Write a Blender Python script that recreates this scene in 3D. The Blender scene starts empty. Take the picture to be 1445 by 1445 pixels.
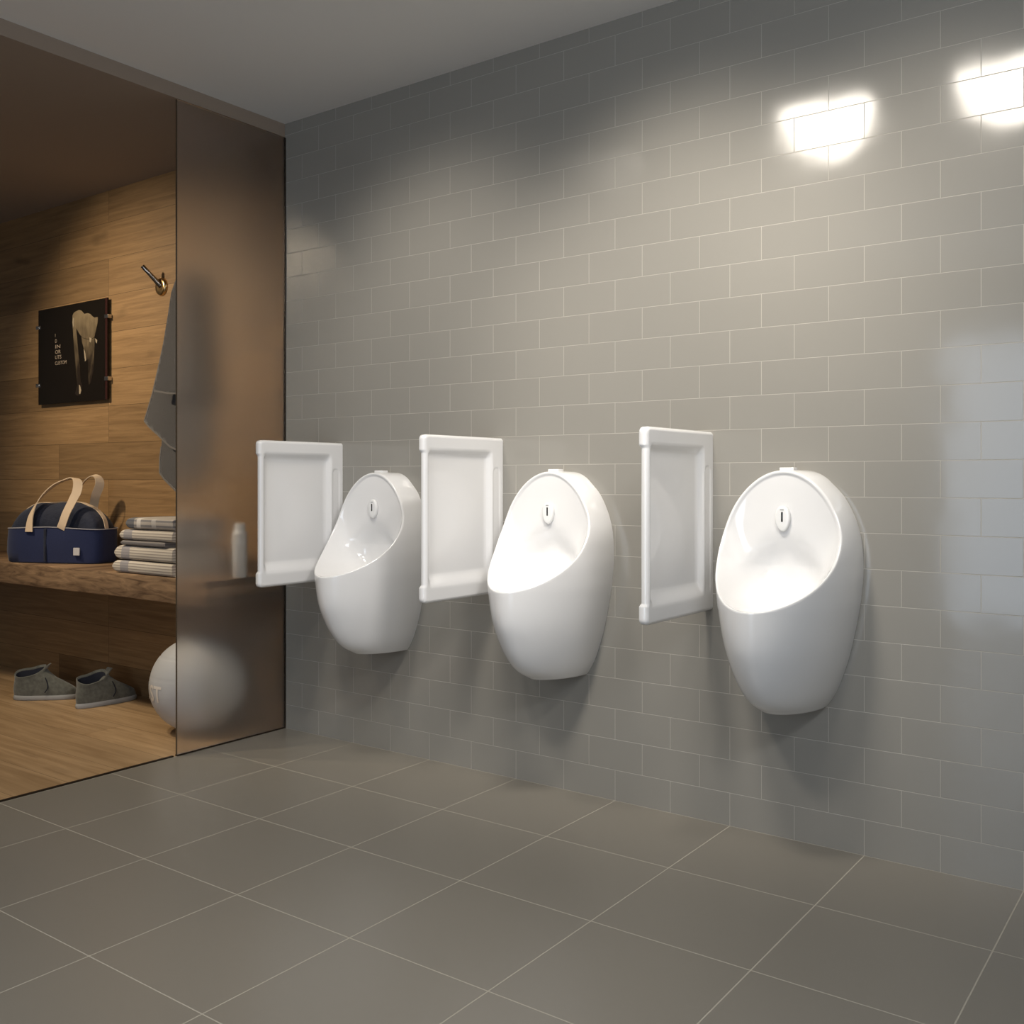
import bpy, bmesh, math, random
import numpy as np
from mathutils import Vector, Matrix, noise

random.seed(7)
SC = bpy.context.scene
COL = SC.collection
PI = math.pi

# ------------------------------------------------------------------ helpers
def tag(o, label=None, cat=None, group=None, kind=None):
    if label: o['label'] = label
    if cat: o['category'] = cat
    if group: o['group'] = group
    if kind: o['kind'] = kind
    return o

def empty(name, loc=(0, 0, 0), rz=0.0):
    o = bpy.data.objects.new(name, None)
    o.location = loc
    o.rotation_euler = (0, 0, rz)
    o.empty_display_size = 0.05
    COL.objects.link(o)
    return o

def link(name, me, mat=None, parent=None):
    o = bpy.data.objects.new(name, me)
    COL.objects.link(o)
    if mat:
        for m in (mat if isinstance(mat, (list, tuple)) else [mat]):
            me.materials.append(m)
    if parent: o.parent = parent
    return o

def finish(me, smooth=True, angle=40):
    if smooth:
        me.polygons.foreach_set('use_smooth', [True] * len(me.polygons))
        if angle: me.set_sharp_from_angle(angle=math.radians(angle))
    me.update()

def from_bm(name, bm, mat=None, parent=None, smooth=True, angle=40, recalc=True):
    if recalc: bmesh.ops.recalc_face_normals(bm, faces=bm.faces)
    me = bpy.data.meshes.new(name)
    bm.to_mesh(me)
    bm.free()
    finish(me, smooth, angle)
    return link(name, me, mat, parent)

def mesh(name, v, f, mat=None, parent=None, smooth=True, angle=40, merge=0.0, recalc=True):
    bm = bmesh.new()
    vs = [bm.verts.new(p) for p in v]
    for q in f:
        try: bm.faces.new([vs[i] for i in q])
        except ValueError: pass
    if merge: bmesh.ops.remove_doubles(bm, verts=bm.verts, dist=merge)
    return from_bm(name, bm, mat, parent, smooth, angle, recalc)

def add_box(bm, x0, x1, y0, y1, z0, z1, bevel=0.0, seg=3, mi=0):
    M = Matrix.Translation(((x0+x1)/2, (y0+y1)/2, (z0+z1)/2)) @ Matrix.Diagonal((x1-x0, y1-y0, z1-z0, 1))
    r = bmesh.ops.create_cube(bm, size=1, matrix=M)
    fs = list({f for v in r['verts'] for f in v.link_faces})
    for f in fs: f.material_index = mi
    if bevel:
        es = list({e for v in r['verts'] for e in v.link_edges})
        bmesh.ops.bevel(bm, geom=es, offset=bevel, segments=seg, profile=0.5, affect='EDGES')

def box(name, x0, x1, y0, y1, z0, z1, mat, parent=None, bevel=0.0, seg=3):
    bm = bmesh.new()
    add_box(bm, x0, x1, y0, y1, z0, z1, bevel, seg)
    return from_bm(name, bm, mat, parent)

def lathe(name, prof, mat, parent=None, n=48, axis=None, loc=(0, 0, 0), angle=40):
    """revolve (r, z) about +Z, then turn +Z to axis"""
    v, f = [], []
    for r, z in prof:
        for k in range(n):
            a = 2*PI*k/n
            v.append((r*math.cos(a), r*math.sin(a), z))
    for j in range(len(prof)-1):
        for k in range(n):
            k2 = (k+1) % n
            f.append((j*n+k, j*n+k2, (j+1)*n+k2, (j+1)*n+k))
    v = [Vector(p) for p in v]
    if axis is not None:
        q = Vector((0, 0, 1)).rotation_difference(Vector(axis).normalized())
        v = [q @ p for p in v]
    v = [p + Vector(loc) for p in v]
    return mesh(name, v, f, mat, parent, angle=angle, merge=1e-6)

def ribbon(name, pts, nrm, width, thick, mat, parent=None, sub=8):
    """a flat strap along a smooth path; nrm = the width direction at each point"""
    P = [Vector(p) for p in pts]
    N = [Vector(n).normalized() for n in nrm]
    def cr(A, i, t):
        a, b, c, d = A[max(i-1, 0)], A[i], A[i+1], A[min(i+2, len(A)-1)]
        return 0.5*((2*b)+(c-a)*t+(2*a-5*b+4*c-d)*t*t+(3*b-3*c+d-a)*t**3)
    Q, W = [], []
    for i in range(len(P)-1):
        for k in range(sub):
            Q.append(cr(P, i, k/sub)); W.append(cr(N, i, k/sub).normalized())
    Q.append(P[-1]); W.append(N[-1])
    v, f = [], []
    for i, (p, w) in enumerate(zip(Q, W)):
        d = (Q[min(i+1, len(Q)-1)] - Q[max(i-1, 0)]).normalized()
        w = (w - d*w.dot(d)).normalized()
        t = d.cross(w).normalized()
        for a, b in ((-1, -1), (1, -1), (1, 1), (-1, 1)):
            v.append(p + w*(a*width/2) + t*(b*thick/2))
    for i in range(len(Q)-1):
        for k in range(4):
            k2 = (k+1) % 4
            f.append((i*4+k, i*4+k2, i*4+4+k2, i*4+4+k))
    f.append((0, 1, 2, 3)); n = len(v); f.append((n-1, n-2, n-3, n-4))
    return mesh(name, v, f, mat, parent, angle=50)

def pchip(x, y, q):
    x, y, q = (np.asarray(a, float) for a in (x, y, q))
    h = np.diff(x); d = np.diff(y)/h
    m = np.zeros_like(y)
    for i in range(1, len(x)-1):
        if d[i-1]*d[i] > 0:
            w1, w2 = 2*h[i]+h[i-1], h[i]+2*h[i-1]
            m[i] = (w1+w2)/(w1/d[i-1]+w2/d[i])
    m[0], m[-1] = d[0], d[-1]
    i = np.clip(np.searchsorted(x, q)-1, 0, len(x)-2)
    t = (q-x[i])/h[i]
    return ((1+2*t)*(1-t)**2*y[i] + t*(1-t)**2*h[i]*m[i] + t*t*(3-2*t)*y[i+1] + t*t*(t-1)*h[i]*m[i+1])

def smooth(a, b, x):
    t = np.clip((np.asarray(x, float)-a)/(b-a), 0, 1)
    return t*t*(3-2*t)

def srgb(r, g, b):
    def c(u):
        u /= 255
        return u/12.92 if u <= 0.04045 else ((u+0.055)/1.055)**2.4
    return (c(r), c(g), c(b), 1)

# ---------------------------------------------------------------- materials
def new_mat(name):
    m = bpy.data.materials.new(name)
    m.use_nodes = True
    nt = m.node_tree
    return m, nt, nt.nodes['Principled BSDF'], nt.nodes, nt.links

def plain(name, col, rough=0.5, metal=0.0, spec=0.5, coat=0.0, bump=None, var=0.0, sheen=0.0):
    m, nt, b, N, L = new_mat(name)
    b.inputs['Base Color'].default_value = col
    b.inputs['Roughness'].default_value = rough
    b.inputs['Metallic'].default_value = metal
    b.inputs['Specular IOR Level'].default_value = spec
    b.inputs['Coat Weight'].default_value = coat
    b.inputs['Coat Roughness'].default_value = 0.05
    b.inputs['Sheen Weight'].default_value = sheen
    tc = N.new('ShaderNodeTexCoord')
    if bump or var:
        nz = N.new('ShaderNodeTexNoise')
        nz.inputs['Scale'].default_value = bump[0] if bump else 8
        nz.inputs['Detail'].default_value = 4
        L.new(tc.outputs['Object'], nz.inputs['Vector'])
        if bump:
            bp = N.new('ShaderNodeBump')
            bp.inputs['Strength'].default_value = bump[1]
            bp.inputs['Distance'].default_value = bump[2]
            L.new(nz.outputs['Fac'], bp.inputs['Height'])
            L.new(bp.outputs['Normal'], b.inputs['Normal'])
        if var:
            mx = N.new('ShaderNodeMix'); mx.data_type = 'RGBA'; mx.blend_type = 'MULTIPLY'
            rp = N.new('ShaderNodeValToRGB')
            rp.color_ramp.elements[0].position = 0.3; rp.color_ramp.elements[1].position = 0.7
            rp.color_ramp.elements[0].color = (1-var, 1-var, 1-var, 1)
            L.new(nz.outputs['Fac'], rp.inputs['Fac'])
            mx.inputs['Factor'].default_value = 1
            mx.inputs['A'].default_value = col
            L.new(rp.outputs['Color'], mx.inputs['B'])
            L.new(mx.outputs['Result'], b.inputs['Base Color'])
    return m

def tile_mat(name, axes, bw, bh, off, shift, col, grout, mortar, rough, wob, var):
    """axes: which object coordinates run along and up the bond"""
    m, nt, b, N, L = new_mat(name)
    tc = N.new('ShaderNodeTexCoord')
    sp = N.new('ShaderNodeSeparateXYZ'); L.new(tc.outputs['Object'], sp.inputs[0])
    cb = N.new('ShaderNodeCombineXYZ')
    ad = N.new('ShaderNodeMath'); ad.operation = 'ADD'; ad.inputs[1].default_value = shift[0]
    ae = N.new('ShaderNodeMath'); ae.operation = 'ADD'; ae.inputs[1].default_value = shift[1]
    L.new(sp.outputs[axes[0]], ad.inputs[0]); L.new(sp.outputs[axes[1]], ae.inputs[0])
    L.new(ad.outputs[0], cb.inputs[0]); L.new(ae.outputs[0], cb.inputs[1])
    br = N.new('ShaderNodeTexBrick')
    br.offset = off; br.offset_frequency = 2; br.squash = 1
    for k, v in (('Scale', 1), ('Mortar Size', mortar), ('Mortar Smooth', 0.35), ('Bias', 0), ('Brick Width', bw), ('Row Height', bh)):
        br.inputs[k].default_value = v
    br.inputs['Color1'].default_value = (0, 0, 0, 1)
    br.inputs['Color2'].default_value = (1, 1, 1, 1)
    br.inputs['Mortar'].default_value = (0.5, 0.5, 0.5, 1)
    L.new(cb.outputs[0], br.inputs['Vector'])
    # glaze colour: one tile a little lighter or darker than the next
    mx = N.new('ShaderNodeMix'); mx.data_type = 'RGBA'
    mx.inputs['A'].default_value = tuple(c*(1-var) for c in col[:3]) + (1,)
    mx.inputs['B'].default_value = tuple(c*(1+var) for c in col[:3]) + (1,)
    L.new(br.outputs['Color'], mx.inputs['Factor'])
    mg = N.new('ShaderNodeMix'); mg.data_type = 'RGBA'
    L.new(br.outputs['Fac'], mg.inputs['Factor'])
    L.new(mx.outputs['Result'], mg.inputs['A']); mg.inputs['B'].default_value = grout
    L.new(mg.outputs['Result'], b.inputs['Base Color'])
    rr = N.new('ShaderNodeMix'); rr.data_type = 'FLOAT'
    L.new(br.outputs['Fac'], rr.inputs[0]); rr.inputs[2].default_value = rough; rr.inputs[3].default_value = 0.8
    L.new(rr.outputs[0], b.inputs['Roughness'])
    b.inputs['Specular IOR Level'].default_value = 0.5
    # joints sit back, glaze wobbles softly
    inv = N.new('ShaderNodeMath'); inv.operation = 'SUBTRACT'; inv.inputs[0].default_value = 1
    L.new(br.outputs['Fac'], inv.inputs[1])
    b1 = N.new('ShaderNodeBump'); b1.inputs['Strength'].default_value = 0.6; b1.inputs['Distance'].default_value = 0.0012
    L.new(inv.outputs[0], b1.inputs['Height'])
    nz = N.new('ShaderNodeTexNoise'); nz.inputs['Scale'].default_value = wob[0]; nz.inputs['Detail'].default_value = 1.5
    L.new(tc.outputs['Object'], nz.inputs['Vector'])
    b2 = N.new('ShaderNodeBump'); b2.inputs['Strength'].default_value = wob[1]; b2.inputs['Distance'].default_value = wob[2]
    L.new(nz.outputs['Fac'], b2.inputs['Height'])
    L.new(b2.outputs['Normal'], b1.inputs['Normal'])
    L.new(b1.outputs['Normal'], b.inputs['Normal'])
    return m

def wood_mat(name, axes, bw, bh, dark, light, grain=(1.6, 38), rough=0.5, seam=0.0012, plankvar=0.5, knots=0.0, shift=(0, 0)):
    """boards laid along axes[0], stacked along axes[1]"""
    m, nt, b, N, L = new_mat(name)
    tc = N.new('ShaderNodeTexCoord')
    sp = N.new('ShaderNodeSeparateXYZ'); L.new(tc.outputs['Object'], sp.inputs[0])
    cb = N.new('ShaderNodeCombineXYZ')
    for i in range(2):
        a = N.new('ShaderNodeMath'); a.operation = 'ADD'; a.inputs[1].default_value = shift[i]
        L.new(sp.outputs[axes[i]], a.inputs[0]); L.new(a.outputs[0], cb.inputs[i])
    br = N.new('ShaderNodeTexBrick')
    br.offset = 0.37; br.offset_frequency = 3; br.squash = 1
    for k, v in (('Scale', 1), ('Mortar Size', seam), ('Mortar Smooth', 0.2), ('Bias', 0), ('Brick Width', bw), ('Row Height', bh)):
        br.inputs[k].default_value = v
    br.inputs['Color1'].default_value = (0, 0, 0, 1); br.inputs['Color2'].default_value = (1, 1, 1, 1)
    br.inputs['Mortar'].default_value = (0.5, 0.5, 0.5, 1)
    L.new(cb.outputs[0], br.inputs['Vector'])
    # each board has its own stretch of grain
    mp = N.new('ShaderNodeCombineXYZ')
    s2 = N.new('ShaderNodeSeparateXYZ'); L.new(cb.outputs[0], s2.inputs[0])
    m1 = N.new('ShaderNodeMath'); m1.operation = 'MULTIPLY'; m1.inputs[1].default_value = grain[0]; L.new(s2.outputs[0], m1.inputs[0])
    m2 = N.new('ShaderNodeMath'); m2.operation = 'MULTIPLY'; m2.inputs[1].default_value = grain[1]; L.new(s2.outputs[1], m2.inputs[0])
    m3 = N.new('ShaderNodeMath'); m3.operation = 'MULTIPLY'; m3.inputs[1].default_value = 9.0; L.new(br.outputs['Color'], m3.inputs[0])
    for i, k in enumerate((m1, m2, m3)): L.new(k.outputs[0], mp.inputs[i])
    nz = N.new('ShaderNodeTexNoise'); nz.inputs['Scale'].default_value = 1; nz.inputs['Detail'].default_value = 7
    nz.inputs['Roughness'].default_value = 0.62; nz.inputs['Distortion'].default_value = 0.9
    L.new(mp.outputs[0], nz.inputs['Vector'])
    rp = N.new('ShaderNodeValToRGB')
    e = rp.color_ramp.elements
    e[0].position = 0.32; e[0].color = dark; e[1].position = 0.66; e[1].color = light
    L.new(nz.outputs['Fac'], rp.inputs['Fac'])
    # board to board tone
    tone = N.new('ShaderNodeMapRange'); tone.inputs[3].default_value = 1-plankvar*0.6; tone.inputs[4].default_value = 1+plankvar*0.4
    L.new(br.outputs['Color'], tone.inputs[0])
    mu = N.new('ShaderNodeMix'); mu.data_type = 'RGBA'; mu.blend_type = 'MULTIPLY'; mu.inputs['Factor'].default_value = 1
    L.new(rp.outputs['Color'], mu.inputs['A']); L.new(tone.outputs[0], mu.inputs['B'])
    last = mu.outputs['Result']
    if knots:
        vo = N.new('ShaderNodeTexNoise'); vo.inputs['Scale'].default_value = 1; vo.inputs['Detail'].default_value = 2
        mk = N.new('ShaderNodeVectorMath'); mk.operation = 'MULTIPLY'; mk.inputs[1].default_value = (2.6, 7.5, 1)
        L.new(cb.outputs[0], mk.inputs[0]); L.new(mk.outputs[0], vo.inputs['Vector'])
        rk = N.new('ShaderNodeValToRGB'); rk.color_ramp.elements[0].position = 0.66; rk.color_ramp.elements[1].position = 0.78
        L.new(vo.outputs['Fac'], rk.inputs['Fac'])
        mk2 = N.new('ShaderNodeMath'); mk2.operation = 'MULTIPLY'; mk2.inputs[1].default_value = knots; L.new(rk.outputs['Color'], mk2.inputs[0])
        kx = N.new('ShaderNodeMix'); kx.data_type = 'RGBA'
        L.new(mk2.outputs[0], kx.inputs['Factor']); L.new(last, kx.inputs['A'])
        kx.inputs['B'].default_value = tuple(c*0.35 for c in dark[:3]) + (1,)
        last = kx.outputs['Result']
    sx = N.new('ShaderNodeMix'); sx.data_type = 'RGBA'
    L.new(br.outputs['Fac'], sx.inputs['Factor']); L.new(last, sx.inputs['A'])
    sx.inputs['B'].default_value = tuple(c*0.4 for c in dark[:3]) + (1,)
    L.new(sx.outputs['Result'], b.inputs['Base Color'])
    b.inputs['Roughness'].default_value = rough
    b.inputs['Specular IOR Level'].default_value = 0.35
    bp = N.new('ShaderNodeBump'); bp.inputs['Strength'].default_value = 0.25; bp.inputs['Distance'].default_value = 0.002
    L.new(nz.outputs['Fac'], bp.inputs['Height']); L.new(bp.outputs['Normal'], b.inputs['Normal'])
    return m

def frosted_mat():
    m, nt, b, N, L = new_mat('frosted_glass')
    b.inputs['Base Color'].default_value = (0.93, 0.90, 0.86, 1)
    b.inputs['Transmission Weight'].default_value = 0.975
    b.inputs['IOR'].default_value = 1.42
    b.inputs['Roughness'].default_value = FROST
    return m

def stripe_cloth(name, base, bands, bandaxis, ribs, ribcol, ribaxis):
    """woven cloth: fine ribs plus a few wide bands across"""
    m, nt, b, N, L = new_mat(name)
    tc = N.new('ShaderNodeTexCoord')
    sp = N.new('ShaderNodeSeparateXYZ'); L.new(tc.outputs['Object'], sp.inputs[0])
    def wave(ax, freq, lo, hi):
        a = N.new('ShaderNodeMath'); a.operation = 'MULTIPLY'; a.inputs[1].default_value = freq
        L.new(sp.outputs[ax], a.inputs[0])
        f = N.new('ShaderNodeMath'); f.operation = 'FRACT'; L.new(a.outputs[0], f.inputs[0])
        r = N.new('ShaderNodeMapRange'); r.interpolation_type = 'SMOOTHSTEP'
        r.inputs[1].default_value = lo; r.inputs[2].default_value = hi
        L.new(f.outputs[0], r.inputs[0])
        return r.outputs[0]
    w1 = wave(ribaxis, ribs, 0.50, 0.72)
    mx = N.new('ShaderNodeMix'); mx.data_type = 'RGBA'
    L.new(w1, mx.inputs['Factor']); mx.inputs['A'].default_value = base; mx.inputs['B'].default_value = ribcol
    last = mx.outputs['Result']
    for (lo, hi, colr, amt) in bands:
        g = N.new('ShaderNodeMath'); g.operation = 'GREATER_THAN'; g.inputs[1].default_value = lo; L.new(sp.outputs[bandaxis], g.inputs[0])
        l = N.new('ShaderNodeMath'); l.operation = 'LESS_THAN'; l.inputs[1].default_value = hi; L.new(sp.outputs[bandaxis], l.inputs[0])
        p = N.new('ShaderNodeMath'); p.operation = 'MULTIPLY'; L.new(g.outputs[0], p.inputs[0]); L.new(l.outputs[0], p.inputs[1])
        q = N.new('ShaderNodeMath'); q.operation = 'MULTIPLY'; q.inputs[1].default_value = amt; L.new(p.outputs[0], q.inputs[0])
        k = N.new('ShaderNodeMix'); k.data_type = 'RGBA'; L.new(q.outputs[0], k.inputs['Factor'])
        L.new(last, k.inputs['A']); k.inputs['B'].default_value = colr
        last = k.outputs['Result']
    L.new(last, b.inputs['Base Color'])
    b.inputs['Roughness'].default_value = 0.95
    b.inputs['Specular IOR Level'].default_value = 0.15
    nz = N.new('ShaderNodeTexNoise'); nz.inputs['Scale'].default_value = 260; L.new(tc.outputs['Object'], nz.inputs['Vector'])
    bp = N.new('ShaderNodeBump'); bp.inputs['Strength'].default_value = 0.5; bp.inputs['Distance'].default_value = 0.002
    L.new(nz.outputs['Fac'], bp.inputs['Height']); L.new(bp.outputs['Normal'], b.inputs['Normal'])
    return m

FROST = 0.33
M = {}
M['tile'] = tile_mat('wall_tile', (0, 2), 0.2, 0.1, 0.5, (0.1, 0.0), (0.272, 0.260, 0.233, 1), (0.42, 0.395, 0.35, 1), 0.0011, 0.115, (5.5, 0.22, 0.006), 0.015)
M['floor'] = tile_mat('floor_tile', (0, 1), 0.4, 0.4, 0.0, (0.0, 0.0), (0.225, 0.208, 0.178, 1), (0.42, 0.39, 0.33, 1), 0.0020, 0.28, (3.0, 0.12, 0.004), 0.02)
M['woodwall'] = wood_mat('wood_panelling', (0, 2), 1.25, 0.184, (0.215, 0.125, 0.054, 1), (0.33, 0.20, 0.09, 1), (2.2, 46), 0.55, 0.0010, 0.45, 0.6, (0.42, 0.055))
M['woodfloor'] = wood_mat('oak_floor', (0, 1), 1.6, 0.19, (0.30, 0.19, 0.095, 1), (0.46, 0.31, 0.17, 1), (1.4, 26), 0.45, 0.0010, 0.25, 0.3)
M['bench'] = wood_mat('rough_bench_wood', (0, 2), 30, 30, (0.085, 0.048, 0.025, 1), (0.30, 0.19, 0.105, 1), (6.5, 42), 0.7, 0.0, 0.0, 0.6)
M['ceiling'] = plain('white_ceiling', (0.80, 0.79, 0.77, 1), 0.9)
M['lockceil'] = plain('brown_ceiling', (0.30, 0.24, 0.19, 1), 0.9)
M['plaster'] = plain('grey_plaster', (0.45, 0.44, 0.42, 1), 0.9)
M['ceramic'] = plain('white_ceramic', (0.785, 0.78, 0.775, 1), 0.07, 0, 0.5, 0.3)
M['plastic'] = plain('white_plastic', (0.80, 0.80, 0.79, 1), 0.25)
M['dark'] = plain('sensor_black', (0.012, 0.012, 0.012, 1), 0.12)
M['greymark'] = plain('grey_print', (0.33, 0.33, 0.33, 1), 0.5)
M['channel'] = plain('dark_bronze', (0.045, 0.032, 0.022, 1), 0.35, 0.7)
M['frost'] = frosted_mat()
M['edge'] = plain('glass_edge', (0.075, 0.055, 0.035, 1), 0.3)
M['black'] = plain('poster_black', (0.009, 0.0065, 0.0045, 1), 0.3, 0, 0.2)
M['posteredge'] = plain('poster_edge', (0.035, 0.010, 0.008, 1), 0.2)
M['ptan'] = plain('print_tan', (0.21, 0.165, 0.09, 1), 0.35, 0, 0.5, 0, (24, 0.0, 0.0), 0.55)
M['pbrown'] = plain('print_brown', (0.055, 0.032, 0.018, 1), 0.35, 0, 0.5, 0, (30, 0.0, 0.0), 0.5)
def print_mat(name, lo, hi, z0, z1):
    m, nt, b, N, L = new_mat(name)
    tc = N.new('ShaderNodeTexCoord'); sp = N.new('ShaderNodeSeparateXYZ'); L.new(tc.outputs['Object'], sp.inputs[0])
    nz = N.new('ShaderNodeTexNoise'); nz.inputs['Scale'].default_value = 1; nz.inputs['Detail'].default_value = 3
    mp = N.new('ShaderNodeVectorMath'); mp.operation = 'MULTIPLY'; mp.inputs[1].default_value = (34, 1, 13)
    L.new(tc.outputs['Object'], mp.inputs[0]); L.new(mp.outputs[0], nz.inputs['Vector'])
    mr = N.new('ShaderNodeMapRange'); mr.inputs[1].default_value = z0; mr.inputs[2].default_value = z1; mr.inputs[3].default_value = -0.35; mr.inputs[4].default_value = 0.75
    L.new(sp.outputs[2], mr.inputs[0])
    ad = N.new('ShaderNodeMath'); ad.operation = 'ADD'; L.new(mr.outputs[0], ad.inputs[0]); L.new(nz.outputs['Fac'], ad.inputs[1])
    rp = N.new('ShaderNodeValToRGB'); rp.color_ramp.elements[0].position = 0.2; rp.color_ramp.elements[0].color = lo
    rp.color_ramp.elements[1].position = 1.1 if False else 1.0; rp.color_ramp.elements[1].color = hi
    L.new(ad.outputs[0], rp.inputs['Fac']); L.new(rp.outputs['Color'], b.inputs['Base Color'])
    b.inputs['Roughness'].default_value = 0.3
    return m
M['ptan'] = print_mat('print_tan', (0.020, 0.013, 0.008, 1), (0.23, 0.172, 0.10, 1), -0.10, 0.30)
M['pbrown'] = print_mat('print_brown', (0.010, 0.008, 0.006, 1), (0.060, 0.036, 0.022, 1), -0.25, 0.12)
M['plite'] = plain('print_light', (0.36, 0.29, 0.20, 1), 0.4)
M['ptext'] = plain('print_text', (0.40, 0.32, 0.24, 1), 0.4)
M['steel'] = plain('steel', (0.6, 0.58, 0.55, 1), 0.2, 1)
M['chrome'] = plain('dark_chrome', (0.36, 0.32, 0.28, 1), 0.14, 1)
M['brass'] = plain('brass', (0.70, 0.47, 0.22, 1), 0.22, 1)
M['greytowel'] = plain('grey_terry', (0.088, 0.083, 0.082, 1), 0.95, 0, 0.1, 0, (420, 0.5, 0.002), 0.25, 0.3)
M['hem'] = plain('grey_hem', (0.175, 0.162, 0.15, 1), 0.95, 0, 0.1)
M['navy'] = plain('navy_canvas', (0.012, 0.020, 0.070, 1), 0.8, 0, 0.25, 0, (300, 0.35, 0.001), 0.3, 0.15)
M['navydark'] = plain('navy_shell', (0.014, 0.018, 0.036, 1), 0.75, 0, 0.25, 0, (9, 0.8, 0.02), 0.4, 0.15)
M['webbing'] = plain('beige_webbing', (0.60, 0.46, 0.32, 1), 0.9, 0, 0.2, 0, (500, 0.4, 0.001))
M['webin'] = plain('grey_webbing_lining', (0.20, 0.19, 0.20, 1), 0.9, 0, 0.2)
M['piping'] = plain('pale_piping', (0.30, 0.29, 0.31, 1), 0.8)
M['patch'] = plain('white_patch', (0.48, 0.46, 0.46, 1), 0.8)
M['suede'] = plain('grey_suede', (0.135, 0.135, 0.115, 1), 0.95, 0, 0.1, 0, (60, 0.3, 0.002), 0.35, 0.3)
M['sole'] = plain('pale_rubber', (0.32, 0.32, 0.31, 1), 0.7)
M['lining'] = plain('dark_lining', (0.012, 0.013, 0.022, 1), 0.95)
M['ball'] = plain('grey_ball', (0.50, 0.50, 0.50, 1), 0.55, 0, 0.3)
M['print'] = plain('ball_print', (0.72, 0.66, 0.58, 1), 0.6)
M['bottle'] = plain('pale_bottle', (0.86, 0.88, 0.92, 1), 0.4)
cream = (0.58, 0.52, 0.44, 1); rib = (0.33, 0.29, 0.25, 1)
M['tow_a'] = stripe_cloth('striped_towel', cream, [(-0.155, -0.095, (0.26, 0.25, 0.27, 1), 0.8), (0.30, 0.36, (0.3, 0.29, 0.3, 1), 0.7)], 0, 88, rib, 2)
M['tow_b'] = stripe_cloth('slate_towel', (0.22, 0.20, 0.19, 1), [], 0, 62, (0.15, 0.14, 0.14, 1), 2)
M['tow_c'] = stripe_cloth('plaid_towel', (0.40, 0.36, 0.32, 1),
    [(-0.175, -0.105, (0.07, 0.08, 0.10, 1), 0.75), (-0.085, -0.055, (0.62, 0.58, 0.54, 1), 0.8), (0.02, 0.05, (0.5, 0.47, 0.44, 1), 0.6)], 0, 48, (0.21, 0.20, 0.20, 1), 2)

# ------------------------------------------------------------------ setting
GX = -1.606        # the partition line between the tiled room and the changing area
RX, BY, LX, CZ = 2.9, -4.7, -4.7, 2.55
def slab(name, x0, x1, y0, y1, z0, z1, mat):
    o = box(name, x0, x1, y0, y1, z0, z1, mat)
    o['kind'] = 'structure'
    return o
slab('floor', GX, RX, BY, 0.0, -0.06, 0.0, M['floor'])
slab('floor_changing_area', LX, GX, BY, 0.0, -0.06, 0.0, M['woodfloor'])
slab('wall_back', GX, RX+0.1, 0.0, 0.12, -0.06, CZ+0.05, M['tile'])
slab('wall_left', LX-0.1, GX, 0.0, 0.12, -0.06, CZ+0.05, M['woodwall'])
slab('wall_far_left', LX-0.1, LX, BY, 0.0, -0.06, CZ+0.05, M['plaster'])
slab('wall_right', RX, RX+0.1, BY, 0.0, -0.06, CZ+0.05, M['plaster'])
slab('ceiling', GX, RX, BY, 0.0, CZ, CZ+0.05, M['ceiling'])
slab('ceiling_changing_area', LX, GX, BY, 0.0, 2.495, CZ+0.05, M['lockceil'])
# wall behind the viewer, with a tall window
WX0, WX1, WZ1 = -0.08, 1.30, 2.08
bm = bmesh.new()
add_box(bm, LX, WX0, BY-0.1, BY, -0.06, CZ+0.05)
add_box(bm, WX1, RX, BY-0.1, BY, -0.06, CZ+0.05)
add_box(bm, WX0, WX1, BY-0.1, BY, WZ1, CZ+0.05)
o = from_bm('wall_front', bm, M['plaster']); o['kind'] = 'structure'
bm = bmesh.new()
for a in ((WX0, WX0+0.05, 0.0, WZ1), (WX1-0.05, WX1, 0.0, WZ1), (WX0, WX1, WZ1-0.05, WZ1), (WX0, WX1, -0.06, 0.05)):
    add_box(bm, a[0], a[1], BY-0.08, BY-0.02, a[2], a[3])
o = from_bm('window_1', bm, M['channel']); o['kind'] = 'structure'
o = box('trim_1', GX-0.006, GX+0.004, BY, -0.545, -0.01, 0.005, M['channel']); o['kind'] = 'structure'

# ---------------------------------------------------- frosted glass partition
gp = tag(empty('glass_partition', (GX, 0, 0)), 'tall frosted glass screen standing at the left end of the tiled wall', 'partition')
box('glass_pane', -0.004, 0.004, -0.5295, -0.004, 0.006, 2.49, M['frost'], gp)
o = box('wall_channel', -0.0065, 0.0065, -0.006, -0.0005, 0.0, 2.49, M['channel'], gp); o['label'] = 'thin dark channel against the tiled wall'
o = box('floor_channel', -0.0065, 0.0065, -0.531, -0.006, 0.0, 0.006, M['channel'], gp)
o = box('edge_strip', -0.0042, 0.0042, -0.5308, -0.5295, 0.006, 2.49, M['edge'], gp); o['label'] = 'thin dark free edge of the glass'

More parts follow.
